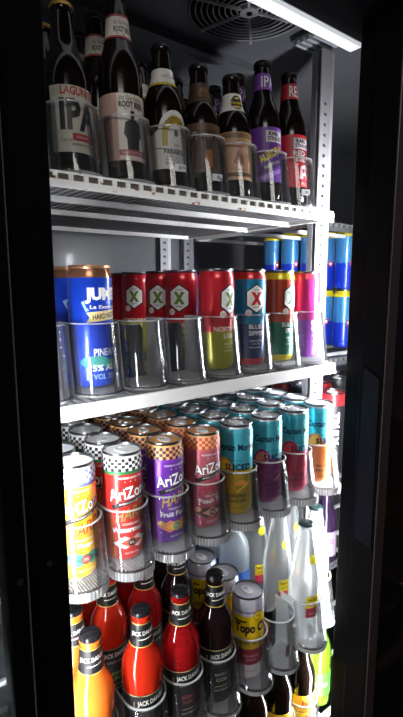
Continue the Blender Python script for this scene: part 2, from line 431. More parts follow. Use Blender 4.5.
def make_tray(kind, h, zb, paddle_y=None, track=.40, sticker=None, note=None):
    t = thing('pusher_tray', kind, 'tray')
    k = (round(h, 4), round(zb, 4))
    if k not in _tray:
        _tray[k] = (mesh_of('front_lens', wall_bm(h), [ACR, SIDE]), mesh_of('lens_rim', rim_bm(h), EDGE), mesh_of('ribbed_base', base_bm(zb), [BASE, EDGE, SIDE], False), mesh_of('base_rib', rib_bm(), EDGE, False))
    a, b, c, d = _tray[k]
    l = obj('front_lens', a, None, t); obj('lens_rim', b, None, l)
    e = obj('ribbed_base', c, None, t); r = obj('base_ribs', d, None, e); r['kind'] = 'stuff'
    bm = bmesh.new(); box(bm, -.031, .031, .036, track, -.0075, -.0022)
    obj('pusher_track', bm, TRACK, t, smooth=False)
    if paddle_y is not None:
        bm = bmesh.new(); n = 10; A = []
        for z in (.0, .070, .078):
            s = 1 if z < .075 else .8
            A.append([bm.verts.new((s*.027*math.sin(-1.1+2.2*i/n), paddle_y+.012-.027*math.cos(-1.1+2.2*i/n)+.02, z)) for i in range(n+1)])
        for p0, p1 in zip(A, A[1:]):
            for i in range(n): bm.faces.new((p0[i], p0[i+1], p1[i+1], p1[i]))
        bmesh.ops.solidify(bm, geom=bm.faces[:], thickness=.002)
        obj('pusher_paddle', bm, PADDLE, t)
    if sticker:
        p = Print(sticker[1]); p.R = RC; p.rect(0, sticker[2], .017, .010, ink(235, 235, 238)).up(); p.text(sticker[0], .002, sticker[2], .0055, ink(60, 60, 90), bold=.02)
        prof = [(RC+.0016, -.01), (RC+.0006, .1)]; s = p.build(prof, .0003, 'price_sticker', t); s.location = (0, YC+.003+LEAN*.3, 0)
    if note:
        pass
    return t

# ------------------------------------------------------------------ the cooler: shell, posts, shelves, lamps, doors
def struct(name, bm, m, label, smooth=False):
    o = obj(name, bm, m, smooth=smooth); o['kind'] = 'structure'; o['label'] = label; return o
X0, X1, YB = -.62, 1.45, .60
struct('floor', bx(-3, 4, -4, 1.2, -ZO-.02, -ZO), mat('dark_shop_floor', (58, 52, 48), .5, noise=.25, nscale=8), 'dark shop floor in front of the cooler')
struct('wall_back', bx(X0, X1, YB, YB+.02, -.78, .90), GREY, 'grey metal back wall inside the cooler')
struct('wall_left', bx(X0-.02, X0, -.03, YB, -.78, .90), GREY, 'grey end wall of the cooler on the left')
struct('wall_right', bx(X1, X1+.02, -.03, YB, -.78, .90), GREY, 'grey end wall of the cooler on the right')
struct('trim_1', bx(X0-.02, X1+.02, -.06, YB+.02, -ZO, -.78), BLACK, 'black plinth below the cooler')
struct('trim_2', bx(X0-.02, X1+.02, -.145, -.016, .815, 1.05), BLACK, 'black header across the top of the cooler')
# ceiling with a round opening for the fan
FX, FY, FZ, FR = .398, .098, .862, .108
def ceil_bm():
    bm = bmesh.new(); n = 48
    inner = [bm.verts.new((FX+FR*math.cos(2*PI*i/n), FY+FR*math.sin(2*PI*i/n), FZ)) for i in range(n)]
    outer = []
    for i in range(n):
        c, s = math.cos(2*PI*i/n), math.sin(2*PI*i/n)
        tx = ((X1-FX)/c if c > 1e-6 else (X0-FX)/c if c < -1e-6 else 1e9); ty = ((YB-FY)/s if s > 1e-6 else (-.016-FY)/s if s < -1e-6 else 1e9)
        t = min(tx, ty); outer.append(bm.verts.new((FX+t*c, FY+t*s, FZ)))
    for i in range(n): bm.faces.new((inner[i], inner[(i+1) % n], outer[(i+1) % n], outer[i]))
    up = [bm.verts.new((v.co.x, v.co.y, FZ+.05)) for v in inner]
    for i in range(n): bm.faces.new((inner[(i+1) % n], inner[i], up[i], up[(i+1) % n]))
    return bm
ce = struct('ceiling', ceil_bm(), CEIL, 'grey ceiling panel of the cooler around the fan opening')
for y0, y1, z0 in ((.245, .262, .848), (.385, .398, .842), (.50, .60, .80)):
    obj('panel_lip', bx(X0, .56, y0, y1, z0, FZ+.001), GREY if y0 > .45 else CEIL, ce, smooth=False)
obj('oval_plate', lathe([(.040, 0), (.038, .006), (.001, .007)], 28), mat('dark_grey_oval', (52, 53, 56), .5), ce, (.432, .262, FZ-.012)).scale = (1.25, .55, 1)  # dark grey oval set below the ceiling panel
struct('trim_5', bx(X0, X1, .0, YB, FZ+.12, FZ+.14), BLACK, 'dark top of the cooler above the fan')
# ventilation fan
fan = thing('ventilation_fan', 'round ventilation fan behind a ringed grille in the cooler ceiling', 'fan', (FX, FY, FZ))
GRILL = mat('grille_wire', (176, 176, 178), .4, .3)
def torus(R, r, n=40, m=6, z=0):
    bm = bmesh.new(); V = [[bm.verts.new(((R+r*math.cos(2*PI*j/m))*math.cos(2*PI*i/n), (R+r*math.cos(2*PI*j/m))*math.sin(2*PI*i/n), z+r*math.sin(2*PI*j/m))) for j in range(m)] for i in range(n)]
    for i in range(n):
        for j in range(m): bm.faces.new((V[i][j], V[(i+1) % n][j], V[(i+1) % n][(j+1) % m], V[i][(j+1) % m]))
    return bm
for k in range(9): obj('grille_ring', torus(.022+.0104*k, .0013, 44, 6, -.002), GRILL, fan)
sp = None
for k in range(6):
    if sp is None: sp = mesh_of('grille_spoke', bx(.012, .112, -.0022, .0022, -.006, -.002), GRILL, False)
    o = obj('grille_spoke', sp, None, fan); o.rotation_euler = (0, 0, k*PI/3+.78)
obj('grille_hub', lathe([(.016, -.007), (.016, -.003), (.014, -.001)], 24), GRILL, fan)
obj('hub_screw', lathe([(.005, -.009), (.005, -.006)], 10), BLACK, fan)
bl = None
for k in range(5):
    if bl is None:
        bm = bmesh.new(); A = [bm.verts.new(p) for p in ((.018, -.012, .022), (.095, -.034, .018), (.100, .026, .036), (.018, .010, .034))]; bm.faces.new(A); bmesh.ops.solidify(bm, geom=bm.faces[:], thickness=.002)
        bl = mesh_of('fan_blade', bm, mat('fan_blade_plastic', (10, 10, 11), .6, spec=.1), False)
    o = obj('fan_blade', bl, None, fan); o.rotation_euler = (0, 0, k*2*PI/5)
# light under the header
def emis(name, rgb, s):
    m = bpy.data.materials.new(name); m.use_nodes = True; b = m.node_tree.nodes['Principled BSDF']
    b.inputs['Base Color'].default_value = (.8, .8, .8, 1); b.inputs['Emission Color'].default_value = rgb+(1,); b.inputs['Emission Strength'].default_value = s
    return m
hl = thing('header_lamp', 'long white strip lamp under the black header at the front top', 'lamp', (0, 0, .81))
obj('lamp_housing', bx(-.60, .572, -.016, .010, .004, .026), GALV, hl, smooth=False)
obj('lamp_lens', bx(-.598, .570, -.0145, .0085, -.002, .0038), emis('header_lens', (.95, .97, 1.), .55), hl, smooth=False)
# mullion lamps
LR, LL = emis('led_lens_right', (.93, .96, 1.), LED_R), emis('led_lens_left', (.93, .96, 1.), LED_L)
def led(name, label, x0, x1, y, z0, z1, m):
    t = thing(name, label, 'lamp', (0, y, 0))
    bm = bmesh.new(); n = 6; cx = (x0+x1)/2; rx = (x1-x0)/2
    A = [[bm.verts.new((cx-rx*math.cos(PI*i/n), .001+.0075*math.sin(PI*i/n), z)) for i in range(n+1)] for z in (z0, z1)]
    for i in range(n): bm.faces.new((A[0][i+1], A[0][i], A[1][i], A[1][i+1]))
    bm.faces.new(A[0]); bm.faces.new(A[1][::-1])
    obj('lamp_lens', bm, m, t); obj('lamp_housing', bx(x0-.004, x1+.004, -.0005, .0008, z0-.01, z1+.01), GALV, t, smooth=False)
led('mullion_lamp', 'white vertical lamp behind the black mullion on the right', .523, .547, -.0565, -.66, .555, LR)
led('mullion_lamp', 'white vertical lamp behind the wide black mullion on the left', -.094, -.070, -.0915, -.66, .30, LL)
# mullions and doors
t3 = thing('trim_3', 'black mullion with a thin bright edge right of the shelves', None, kind='structure')
obj('mullion_body', bx(.506, .57, -.0905, -.0575, -.78, .815, bev=.0012), BLACK2, t3, smooth=False)
obj('bright_edge', bx(.5052, .5070, -.0917, -.0900, -.78, .80), CHROME, t3, smooth=False)
t4 = thing('trim_4', 'wide black mullion left of the shelves', None, kind='structure')
obj('mullion_body', bx(-.1005, -.0520, -.103, -.092, -.78, .815, bev=.001), BLACK, t4, smooth=False)
obj('chrome_strip', bx(-.0998, -.0952, -.1055, -.1028, -.78, .815, bev=.0008), mat('dark_chrome_strip', (190, 188, 205), .45, .3), t4, smooth=False)
scr = mesh_of('screw_head', lathe([(.0035, 0), (.0032, .0012), (.0012, .0013), (.0010, .0006)], 14), mat('dark_screw', (70, 70, 74), .35, .7))
o = obj('screw_head', scr, None, t4, (-.0725, -.103, .090)); o.rotation_euler = (PI/2, 0, 0)
d1 = thing('door_1', 'closed black framed glass door left of the open section', None, kind='structure')
obj('door_stile', bx(-.1215, -.1015, -.124, -.092, -.77, .80, bev=.001), BLACK, d1, smooth=False)
o = obj('screw_head', scr, None, d1, (-.1095, -.124, .095)); o.rotation_euler = (PI/2, 0, 0)
obj('glass_pane', bx(-.55, -.1215, -.115, -.110, -.72, .75), clear('door_glass', (.75, .77, .78), .02, .9), d1, smooth=False)
d2 = thing('door_2', 'closed black framed glass door right of the mullion with a long grip', None, kind='structure')
obj('door_stile', bx(.4970, .522, -.1380, -.0925, -.77, .80, bev=.0012), BLACK, d2, smooth=False)
obj('stile_edge', bx(.4975, .5255, -.1412, -.1382, -.77, .80, bev=.001), mat('brown_black_edge', (66, 56, 54), .4), d2, smooth=False)
bm = bmesh.new()
pr = [(-.1035, .244), (-.134, .227), (-.136, -.088), (-.100, -.080)]
A = [bm.verts.new((.4972, y, z)) for y, z in pr]; B = [bm.verts.new((.4928, y*.98-.0022, z*.985+.002)) for y, z in pr]
bm.faces.new(A); bm.faces.new(B[::-1])
for i in range(4): bm.faces.new((A[i], B[i], B[(i+1) % 4], A[(i+1) % 4]))
bmesh.ops.recalc_face_normals(bm, faces=bm.faces[:])
hm = mat('textured_black_grip', (18, 19, 27), .45, spec=.08); nt = hm.node_tree; vn = nt.nodes.new('ShaderNodeTexVoronoi'); vn.inputs['Scale'].default_value = 90
tcn = nt.nodes.new('ShaderNodeTexCoord'); bp = nt.nodes.new('ShaderNodeBump'); bp.inputs['Strength'].default_value = .5; bp.inputs['Distance'].default_value = .002
nt.links.new(tcn.outputs['Object'], vn.inputs['Vector']); nt.links.new(vn.outputs['Distance'], bp.inputs['Height']); nt.links.new(bp.outputs[0], nt.nodes['Principled BSDF'].inputs['Normal'])
obj('door_handle', bm, hm, d2, smooth=False)
obj('glass_pane', bx(.522, 1.15, -.131, -.125, -.77, .80), PANE, d2, smooth=False)
obj('top_rail', bx(.497, 1.15, -.139, -.0925, .80, .83), BLACK, d2, smooth=False)

# shelf standards
def post(label, x, y, z0=-.70, z1=.83, front=True):
    t = thing('shelf_post', label, 'post', (x, y, 0))
    W = .030 if front else .026
    bm = bmesh.new(); box(bm, -W/2, -.0042, -.0012, .0012, z0, z1); box(bm, .0042, W/2, -.0012, .0012, z0, z1)
    p = .0192; n = int((z1-z0-.08)/p); prev = z0
    for k in range(n):
        zc = z0+.012+k*p; box(bm, -.0042, .0042, -.0012, .0012, prev, zc-.0032); prev = zc+.0032
    box(bm, -.0042, .0042, -.0012, .0012, prev, z1)
    obj('slotted_face', bm, mat('post_white', (168, 166, 170), .45, .1), t, smooth=False)
    obj('post_channel', bx(-W/2, W/2, .009, .022, z0, z1), mat('post_channel_grey', (96, 96, 100), .5), t, smooth=False)
    obj('side_flange', bx(W/2, W/2+.010, .000, .022, z0, z1), GALV, t, smooth=False)
    return t
post('white slotted front shelf post beside the right mullion', .5675, .060)
post('slotted rear shelf post below the top shelf, left of the pair', .530, .575, front=False)
post('slotted rear shelf post below the top shelf, right of the pair', .612, .575, front=False)
cb = thing('corner_vent', 'small slatted vent at the ceiling corner above the front post', 'vent', (.560, .085, .845))
for k in range(4): obj('vent_slat', bx(-.035, .035, -.030+.014*k, -.023+.014*k, -.004, .004), GALV, cb, smooth=False)
obj('vent_backing', bx(-.036, .036, -.032, .030, .006, .014), TRACK, cb, smooth=False)

def shelf(label, xa, xb, yf, yb, zt, lip=.019, slats=True, slots=True, rail=None):
    t = thing('wire_shelf', label, 'shelf', (xa, yf, zt)); L = xb-xa; D = yb-yf
    bm = bmesh.new()
    if slots:
        box(bm, 0, L, -.0, .004, -lip, -.0098); box(bm, 0, L, -.0, .004, -.0022, 0)
        n = int(L/.0198)
        for k in range(n+1):
            x = k*(L-.006)/n; box(bm, x, x+.006, .0004, .0034, -.0098, -.0022)
    else: box(bm, 0, L, 0, .004, -lip, 0)
    obj('front_rail', bm, rail or RUST, t, smooth=False)
    obj('rail_backing', bx(.001, L-.001, .0036, .0065, -.0102, -.0012), mat('grey_brown_plastic', (112, 104, 96), .6), t, smooth=False)  # grey-brown strip behind the rail slots
    br = bx(0, L, -.0035, .0035, -.0175, -.009)
    me = mesh_of('cross_bar', br, WHITE, False)
    for y in (D*.24, D*.5, D*.97): obj('cross_bar', me, None, t, (0, y, 0))
    sd = mesh_of('side_rail', bx(-.002, .002, 0, D, -.016, 0), WHITE, False)
    obj('side_rail', sd, None, t, (.002, 0, 0)); obj('side_rail', sd, None, t, (L-.002, 0, 0))
    if slats:
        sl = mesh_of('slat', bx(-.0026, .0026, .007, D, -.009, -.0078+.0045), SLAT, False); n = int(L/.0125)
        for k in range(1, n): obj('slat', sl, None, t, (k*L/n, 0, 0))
    return t
S1, S2, S3, S4, S5 = .521, .2375, -.009, -.312, -.588
shelf('top white wire shelf carrying the brown beer bottles', -.085, .540, .008, .485, S1)
shelf('second white wire shelf, below the beer bottles', -.085, .515, -.028, .50, S2, slots=False, rail=SPOT)
shelf('third white wire shelf, under the checkered and teal cans', -.085, .545, .034, .50, S3, slats=False)
shelf('fourth white wire shelf, under the red and orange bottles', -.085, .545, -.004, .50, S4, slats=False)
shelf('bottom white wire shelf, under the yellow labelled beer bottles', -.085, .545, -.012, .50, S5, slats=False)
for z, nm in ((S1, 'top'), (.216, 'second'), (S3, 'third'), (S4, 'fourth')):
    shelf(f'{nm} white shelf of the next section, seen between post and mullion', .585, 1.22, .10, .50, z, slats=False, rail=TRACK)

# ================================================================== shelf one: beer bottles
CREAM = ink(206, 200, 184); OFFW = ink(214, 212, 206); RED = ink(176, 28, 38)
GOLD = mat('gold_cap', (196, 158, 70), .35, .6); CAPK = mat('black_cap', (16, 16, 18), .3, .2)
F1 = -.05   # the way the bottle labels face
def lag_body(p):
    p.rect(0, .0935, .070, .012, ink(196, 190, 172)); p.text('LAGUNITAS', .003, .0938, .0105, RED, w=.054, bold=.03).up()
    p.text('IPA', -.001, .0655, .038, BK, w=.050, bold=.04)
    p.rect(.006, .0385, .036, .0085, RED).up(); p.text('INDIA PALE ALE', .006, .0385, .0036, OFFW, w=.026)
    p.text('BREWED IN PETALUMA', .004, .0295, .0026, BK, w=.034); p.text('12 FL OZ', -.020, .034, .0026, BK)
P_LAG = scale_prof(SHORT, .208, .99)
B1 = []
def b1(look, prof, capm, sheets): B1.append((look, make_bottle(look, prof, BROWN, capm, sheets=sheets), prof))
b1('brown bottle with gold cap and cream label in big black letters', P_LAG, GOLD,
   [('body_label', .020, .1000, .12, 1.25, CREAM, lag_body)])
def nyf_neck(p):
    p.rect(0, .1855, .080, .0030, ink(150, 60, 60)); p.rect(0, .2145, .080, .0030, ink(150, 60, 60))
    p.text("Not Your Father's", 0, .2055, .0062, BK, w=.024, shear=.3); p.text('ROOT BEER', 0, .1960, .0082, BK, w=.025, bold=.03)
    for k in (-1, 0, 1): p.oval(k*.008, .1895, .0010, .0010, BK, 6)
def nyf_body(p):
    K = ink(34, 34, 36)
    p.rect(0, .0655, .040, .085, ink(222, 216, 204)).up()
    p.text("Not Your Father's", 0, .1030, .0068, BK, w=.036, shear=.25); p.text('ROOT BEER', 0, .0945, .0082, BK, w=.036, bold=.04)
    for k in (-1, 0, 1): p.oval(k*.010, .0885, .0010, .0010, BK, 6)
    # plain dark standing figure with a round hat
    p.oval(0, .0785, .0030, .0038, K, 12); p.rect(0, .0815, .0096, .0012, K); p.rect(0, .0842, .0056, .0048, K)
    p.poly([(-.0035, .075), (.0035, .075), (.0105, .071), (.012, .054), (.009, .050), (.0085, .036), (-.0085, .036), (-.009, .050), (-.013, .056), (-.0105, .071)], K)
    p.rect(0, .0320, .040, .0075, ink(176, 92, 92)).up(); p.text('HARD ROOT BEER', 0, .0320, .003, OFFW, w=.030)
b1('tall brown bottle, cream and pink label with dark figure', scale_prof(LONG, .247, 1.0), CAPK,
   [('neck_label', .185, .216, F1, 2.6, ink(212, 204, 192), nyf_neck), ('body_label', .022, .109, F1, 2.2, ink(190, 158, 146), nyf_body)])
def par_shape(p):
    pts = [(-.040, .021), (.040, .021), (.040, .067)]
    pts += [(.026*math.cos(a*PI/14)*1.05, .067+.036*math.sin(a*PI/14)) for a in range(0, 15)]
    pts += [(-.040, .067)]
    p.poly(pts, OFFW)
def par_body(p):
    G = ink(176, 150, 50)
    ap = [(1, -.012/.0195)]+[(math.cos(t*PI/14), math.sin(t*PI/14)) for t in range(15)]+[(-1, -.012/.0195)]
    for (c0, s0), (c1, s1) in zip(ap, ap[1:]):
        o = lambda c, q: (.021*c, .065+(.0305*q if q > 0 else .0195*q)); n = lambda c, q: (.0125*c, .065+.0195*q)
        p.poly([o(c0, s0), o(c1, s1), n(c1, s1), n(c0, s0)], G)
    p.up()
    p.text('FIRESTONE', 0, .0900, .0068, ink(60, 50, 20), w=.044, arc=.0185)
    p.oval(.0, .071, .0035, .005, ink(90, 90, 92), 10); p.text('THE', 0, .054, .0030, BK); p.text('PARABOLA', .000, .045, .0078, BK, w=.037, bold=.02)
    for z in (.0375, .0335, .0295): p.text('IMPERIAL STOUT AGED', 0, z, .0022, ink(110, 108, 104), w=.034)
    p.rect(-.02, .049, .028, .001, ink(90, 90, 92), -.1); p.rect(.008, .0245, .05, .001, ink(110, 110, 112), -.15)
def par_neck(p): p.rect(0, .1425, .080, .004, ink(190, 165, 40)); p.text('FIRESTONE', 0, .154, .004, ink(110, 108, 100), w=.02)
b1('brown bottle with white arched label and a yellow arch on it', scale_prof(SHORT, .202, .99), CAPK,
   [('neck_label', .1405, .165, F1, 2.6, OFFW, par_neck), ('body_label', .0, .1, F1, 1, par_shape, par_body)])
def por_body(p):
    p.rect(.0, .060, .040, .058, ink(62, 40, 26)).up(); p.text('Porter', -.004, .080, .0115, ink(170, 160, 150), w=.034, shear=.3)
    p.rect(.004, .046, .011, .026, ink(150, 92, 30)); p.rect(-.013, .046, .006, .02, ink(80, 52, 34))
def por_neck(p): p.oval(.004, .146, .010, .0105, ink(110, 74, 44), 16).up(); p.text('Founders', .004, .146, .005, ink(40, 28, 20), w=.015)
b1('brown bottle with dark brown label and brown neck label', scale_prof(SHORT, .192, .98), CAPK,
   [('neck_label', .132, .163, F1-.35, 2.6, ink(58, 40, 30), por_neck), ('body_label', .026, .0985, F1-.35, 1.5, ink(88, 62, 42), por_body)])
def tan_body(p):
    p.rect(.0, .093, .06, .008, ink(120, 92, 62)); p.poly([(-.016, .045), (-.008, .075), (.004, .086), (.013, .070), (.016, .048), (.006, .040)], ink(196, 150, 124)).up()
    p.poly([(-.010, .050), (-.003, .070), (.006, .060), (.008, .046)], ink(150, 100, 80)); p.oval(.010, .070, .006, .007, ink(210, 176, 150), 12); p.rect(0, .032, .05, .006, ink(90, 66, 46))
def tan_neck(p): p.oval(.004, .148, .0105, .0115, BK, 18).up(); p.text('Founders', .004, .1482, .0060, ink(214, 184, 60), w=.0185, ang=.08, bold=.02); p.oval(.004, .155, .004, .002, ink(214, 184, 60), 8); p.oval(.004, .141, .004, .002, ink(214, 184, 60), 8)
b1('brown bottle with tan picture label, black oval on white neck', scale_prof(SHORT, .194, .98), CAPK,
   [('neck_label', .134, .163, F1-.42, 2.6, OFFW, tan_neck), ('body_label', .024, .0985, F1-.35, 1.6, ink(178, 142, 106), tan_body)])
def ks_body(line, lc, bg, red):
    def f(p):
        p.rect(.008, .105, .034, .019, ink(196, 194, 196)).up(); p.text('KARL', .006, .1095, .0070, BK, w=.020, bold=.04); p.text('STRAUSS', .008, .1015, .0062, BK, w=.028, bold=.03)
        if red:
            p.text('RED', .002, .088, .0100, OFFW, w=.024, bold=.03); p.text('TROLLEY', .006, .0775, .0075, OFFW, w=.034, bold=.03)
            p.poly([(.0, .044), (.024, .044), (.026, .062), (.018, .070), (.004, .066)], ink(214, 206, 204)).up(); p.rect(.010, .058, .006, .007, RED); p.rect(.018, .058, .005, .007, RED); p.oval(.012, .046, .004, .004, RED, 10)
            p.text('ALE', .010, .036, .0055, OFFW)
        else:
            p.poly([(-.026, .050), (.028, .078), (.028, .064), (-.020, .040)], ink(70, 36, 110)); p.poly([(-.022, .038), (.026, .056), (.026, .050), (-.014, .032)], ink(150, 120, 190)).up()
            p.text('AURORA', .000, .0765, .0135, lc, w=.046, ang=.48, bold=.04); p.text('HOPPYALIS', .004, .060, .0060, OFFW, w=.034, ang=.45)
    return f
def ks_neck(t, m): return lambda p: (p.text(t, .004, .1995, .0190, OFFW, w=.027, bold=.01))
P_KS = scale_prof(LONG, .235, .97)
b1('tall brown bottle with purple label and purple neck wrap', P_KS, CAPK,
   [('neck_label', .186, .2135, F1-.25, 2.9, ink(112, 58, 150), ks_neck('IPA', 0)), ('body_label', .030, .1205, F1-.32, 1.6, ink(102, 52, 142), ks_body('', ink(228, 208, 30), 0, False))])
b1('tall brown bottle with red label and red neck wrap', P_KS, CAPK,
   [('neck_label', .186, .2135, F1-.15, 2.9, ink(160, 28, 38), ks_neck('RED', 0)), ('body_label', .030, .1205, F1-.28, 1.6, ink(170, 26, 38), ks_body('', 0, 0, True))])
X_1 = [.0365, .1165, .1875, .2560, .3245, .3975, .4660]; TILT = -.060
for (look, o, prof), x in zip(B1, X_1):
    o.location = (x, .050, S1+.0062+ZO); o.rotation_euler = (TILT, 0, 0); o['label'] = look + ', first in its lane'; o['group'] = 'beer bottles on the top shelf'
    for k in (1, 2): dup(o, f'{look}, {ORD[k]} in its lane', (x, .0495+.066*k, S1+.0062), (TILT, 0, 0))
STK = {2: ('$19', -.16, .022), 3: ('$2', -.14, .018), 6: ('$2', -.26, .020)}
TN = ['gold capped', 'tall root beer', 'white arched label', 'dark brown label', 'tan label', 'purple label', 'red label']
for i, x in enumerate(X_1):
    t = make_tray(f'clear pusher tray around the {TN[i]} bottle on the top shelf', .080, -.0058, sticker=STK.get(i))
    t.location = (x, .047, S1+.006+ZO); t['group'] = 'clear pusher trays on the top shelf'

# ================================================================== shelf two: cans
X_2 = [.045+.0732*i for i in range(7)]; Y2 = .026
z2 = S2+.0112
W2 = 'second shelf'; G2 = 'cans on the second shelf'
BLUE = foil(28, 70, 190)
jx = make_can('j', [(.1405, foil(24, 66, 196)), (.2, mat('copper_foil', (176, 122, 92), .25, .7))], printer=nectar_print)
for c in jx.children:
    if c.name.startswith('can_lid'): c.material_slots[0].link = 'OBJECT'; c.material_slots[0].material = mat('copper_end', (190, 140, 108), .28, .8)
lane(jx, X_2[0], [Y2, Y2+.06, Y2+.12], z2, 'deep blue can with copper rim', W2, G2)
XR = foil(196, 32, 46)
xg = make_can('x', [(.062, foil(160, 158, 40)), (.2, XR)], printer=x_print('NORTHERN', 'LIGHT', ink(96, 130, 40), .17, low=ink(226, 226, 190)))
lane(xg, X_2[3], [Y2], z2, 'red can with yellow green lower half', W2, G2)
xr = make_can('x', [(.062, foil(160, 158, 40)), (.2, foil(186, 22, 36))], printer=x_print('NORTHERN', 'LIGHT', ink(96, 130, 40), -.78, low=ink(226, 226, 190)))
xr.name = 'drink_can'
for k in range(4):
    y = Y2+(.098, .166, .258, .335)[k]; lb = f'dark red can, {ORD[k+1]} can back behind the red and yellow green front can'
    if k == 0: xr.location = (X_2[3]+.002, y, z2+ZO); xr['label'] = lb; xr['group'] = G2
    else: dup(xr, lb, (X_2[3]+.002, y, z2), (0, 0, (0, 0, .1, 1.6)[k]), G2)
xb = make_can('x', [(.012, foil(190, 40, 60)), (.072, foil(52, 66, 104)), (.1405, foil(34, 124, 164)), (.2, foil(190, 36, 40))], printer=x_print('BLUE', 'SIPPER', ink(190, 36, 44), -.30))
lane(xb, X_2[4], [Y2], z2, 'blue can with red top band and navy lower half', W2, G2)
xd = make_can('x', [(.012, foil(200, 180, 40)), (.072, foil(30, 112, 84)), (.1405, foil(176, 66, 40)), (.2, foil(206, 186, 30))], printer=x_print('SUCKER', 'SIPPER', ink(50, 120, 90), .12))
lane(xd, X_2[5], [Y2], z2, 'orange can with yellow top band and green lower half', W2, G2)
xp = make_can('x', [(.072, foil(140, 66, 168)), (.1405, foil(176, 48, 128)), (.2, foil(200, 50, 80))], printer=x_print('BUZZ', 'BERRY', ink(160, 40, 120), .10, small=True))
lane(xp, X_2[6], [Y2], z2, 'magenta can with violet lower half', W2, G2)
TN = ['around the blue copper rimmed can', 'standing empty beside the copper rimmed can', 'standing empty beside the yellow green can', 'around the yellow green can', 'around the blue and navy can', 'around the orange and green can', 'around the magenta can']
for o in bpy.data.objects:
    if o.get('group') == G2: o.scale = (1.03, 1.03, 1.03)
for i, x in enumerate(X_2):
    t = make_tray(f'clear pusher tray {TN[i]} on the second shelf', .0865, -.0075, paddle_y=(.012 if i in (1, 2) else None))
    t.location = (x, Y2-.004, z2+ZO-.0008); t['group'] = 'clear pusher trays on the second shelf'
t = make_tray('clear pusher tray at the left end of the second shelf, behind the mullion', .0865, -.0075)
t.location = (X_2[0]-.0732, Y2-.004, z2+ZO-.0008); t['group'] = 'clear pusher trays on the second shelf'

# ================================================================== shelf three: checkered tea cans and teal rum cans
X_3 = [0.0, .072, .144, .216, .288, .360, .432, .504]; Y3 = 0.; z3 = .003; W3 = 'third shelf'; G3 = 'cans on the third shelf'
TEAL = foil(76, 176, 192)
CKW = ink(232, 232, 230)
def tea(base, c1, c2, trim, prn): return make_can('t', [(.127, base), (.1315, trim), (.2, c1)], checker=(c1, c2, .1315, .1500), printer=prn, segs=36)
G_, O_ = ink(60, 130, 120), ink(214, 110, 40)
tea_defs = [
 (tea(foil(244, 186, 40), ink(236, 238, 244), ink(120, 128, 196), ink(90, 96, 170), tea_print(('MUCHO', 'Mango'), ink(206, 70, 40), ink(60, 150, 120), ink(40, 90, 80), ink(200, 60, 50), .04)), 'yellow can with white and lavender checkered rim'),
 (tea(foil(206, 44, 38), CKW, BK, ink(40, 110, 60), tea_print(('COOLING', 'Watermelon'), ink(150, 130, 60), ink(226, 214, 206), ink(200, 70, 40), ink(30, 30, 34), -.10)), 'red can with black and white checkered rim'),
 (tea(foil(112, 50, 166), ink(216, 158, 96), ink(70, 40, 66), ink(112, 50, 166), tea_print(('TROPICAL', 'Fruit Punch'), ink(206, 170, 60), ink(220, 130, 90), ink(216, 170, 60), ink(90, 150, 110), .02)), 'purple can with orange and purple checkered rim'),
 (tea(foil(186, 92, 106), ink(226, 160, 110), ink(186, 74, 56), ink(190, 90, 90), tea_print(('ORCHARD', 'Peach Tea'), ink(190, 40, 76), ink(80, 60, 64), ink(206, 150, 120), ink(120, 50, 60), -.08)), 'pink can with orange and red checkered rim'),
]
rum_defs = [
 (('PINEAPPLE', 'DAIQUIRI'), (186, 156, 20), (226, 150, 50), (240, 190, 60), ink(50, 44, 20), 'teal can with gold lower half'),
 (('PASSIONFRUIT', 'HURRICANE'), (118, 30, 98), (120, 40, 110), (190, 110, 90), ink(60, 16, 60), 'teal can with dark purple lower half'),
 (('STRAWBERRY', 'MARGARITA'), (176, 30, 66), (170, 26, 56), (210, 70, 80), ink(96, 12, 40), 'teal can with crimson lower half'),
 (('MANGO', 'MAI TAI'), (216, 116, 40), (206, 110, 50), (236, 160, 60), ink(110, 60, 20), 'teal can with orange lower half'),
]
protos = list(tea_defs)
for k, (fl, low, s1, s2, tx, look) in enumerate(rum_defs):
    protos.append((make_can('r', [(.080, foil(*low)), (.149, TEAL), (.2, SIL)], printer=rum_print(fl, ink(*s1), ink(*s2), tx, [-.70, -.24, -.26, -.28][k])), look))
NR = [4, 6, 6, 6, 6, 6, 6, 6]
for i, ((p, look), x) in enumerate(zip(protos, X_3)):
    rot = [0.]+[random.uniform(-1.2, 1.2) for _ in range(6)]
    lane(p, x, [Y3+.0586*k for k in range(NR[i])], z3, look, W3, G3, rot)
TN = ['yellow', 'red', 'purple', 'pink', 'teal and gold', 'teal and purple', 'teal and crimson', 'teal and orange']
for i, x in enumerate(X_3):
    t = make_tray(f'clear pusher tray around the {TN[i]} front can on the third shelf', .078, -.0165)
    t.location = (x, Y3-.004, z3+ZO-.0005); t['group'] = 'clear pusher trays on the third shelf'

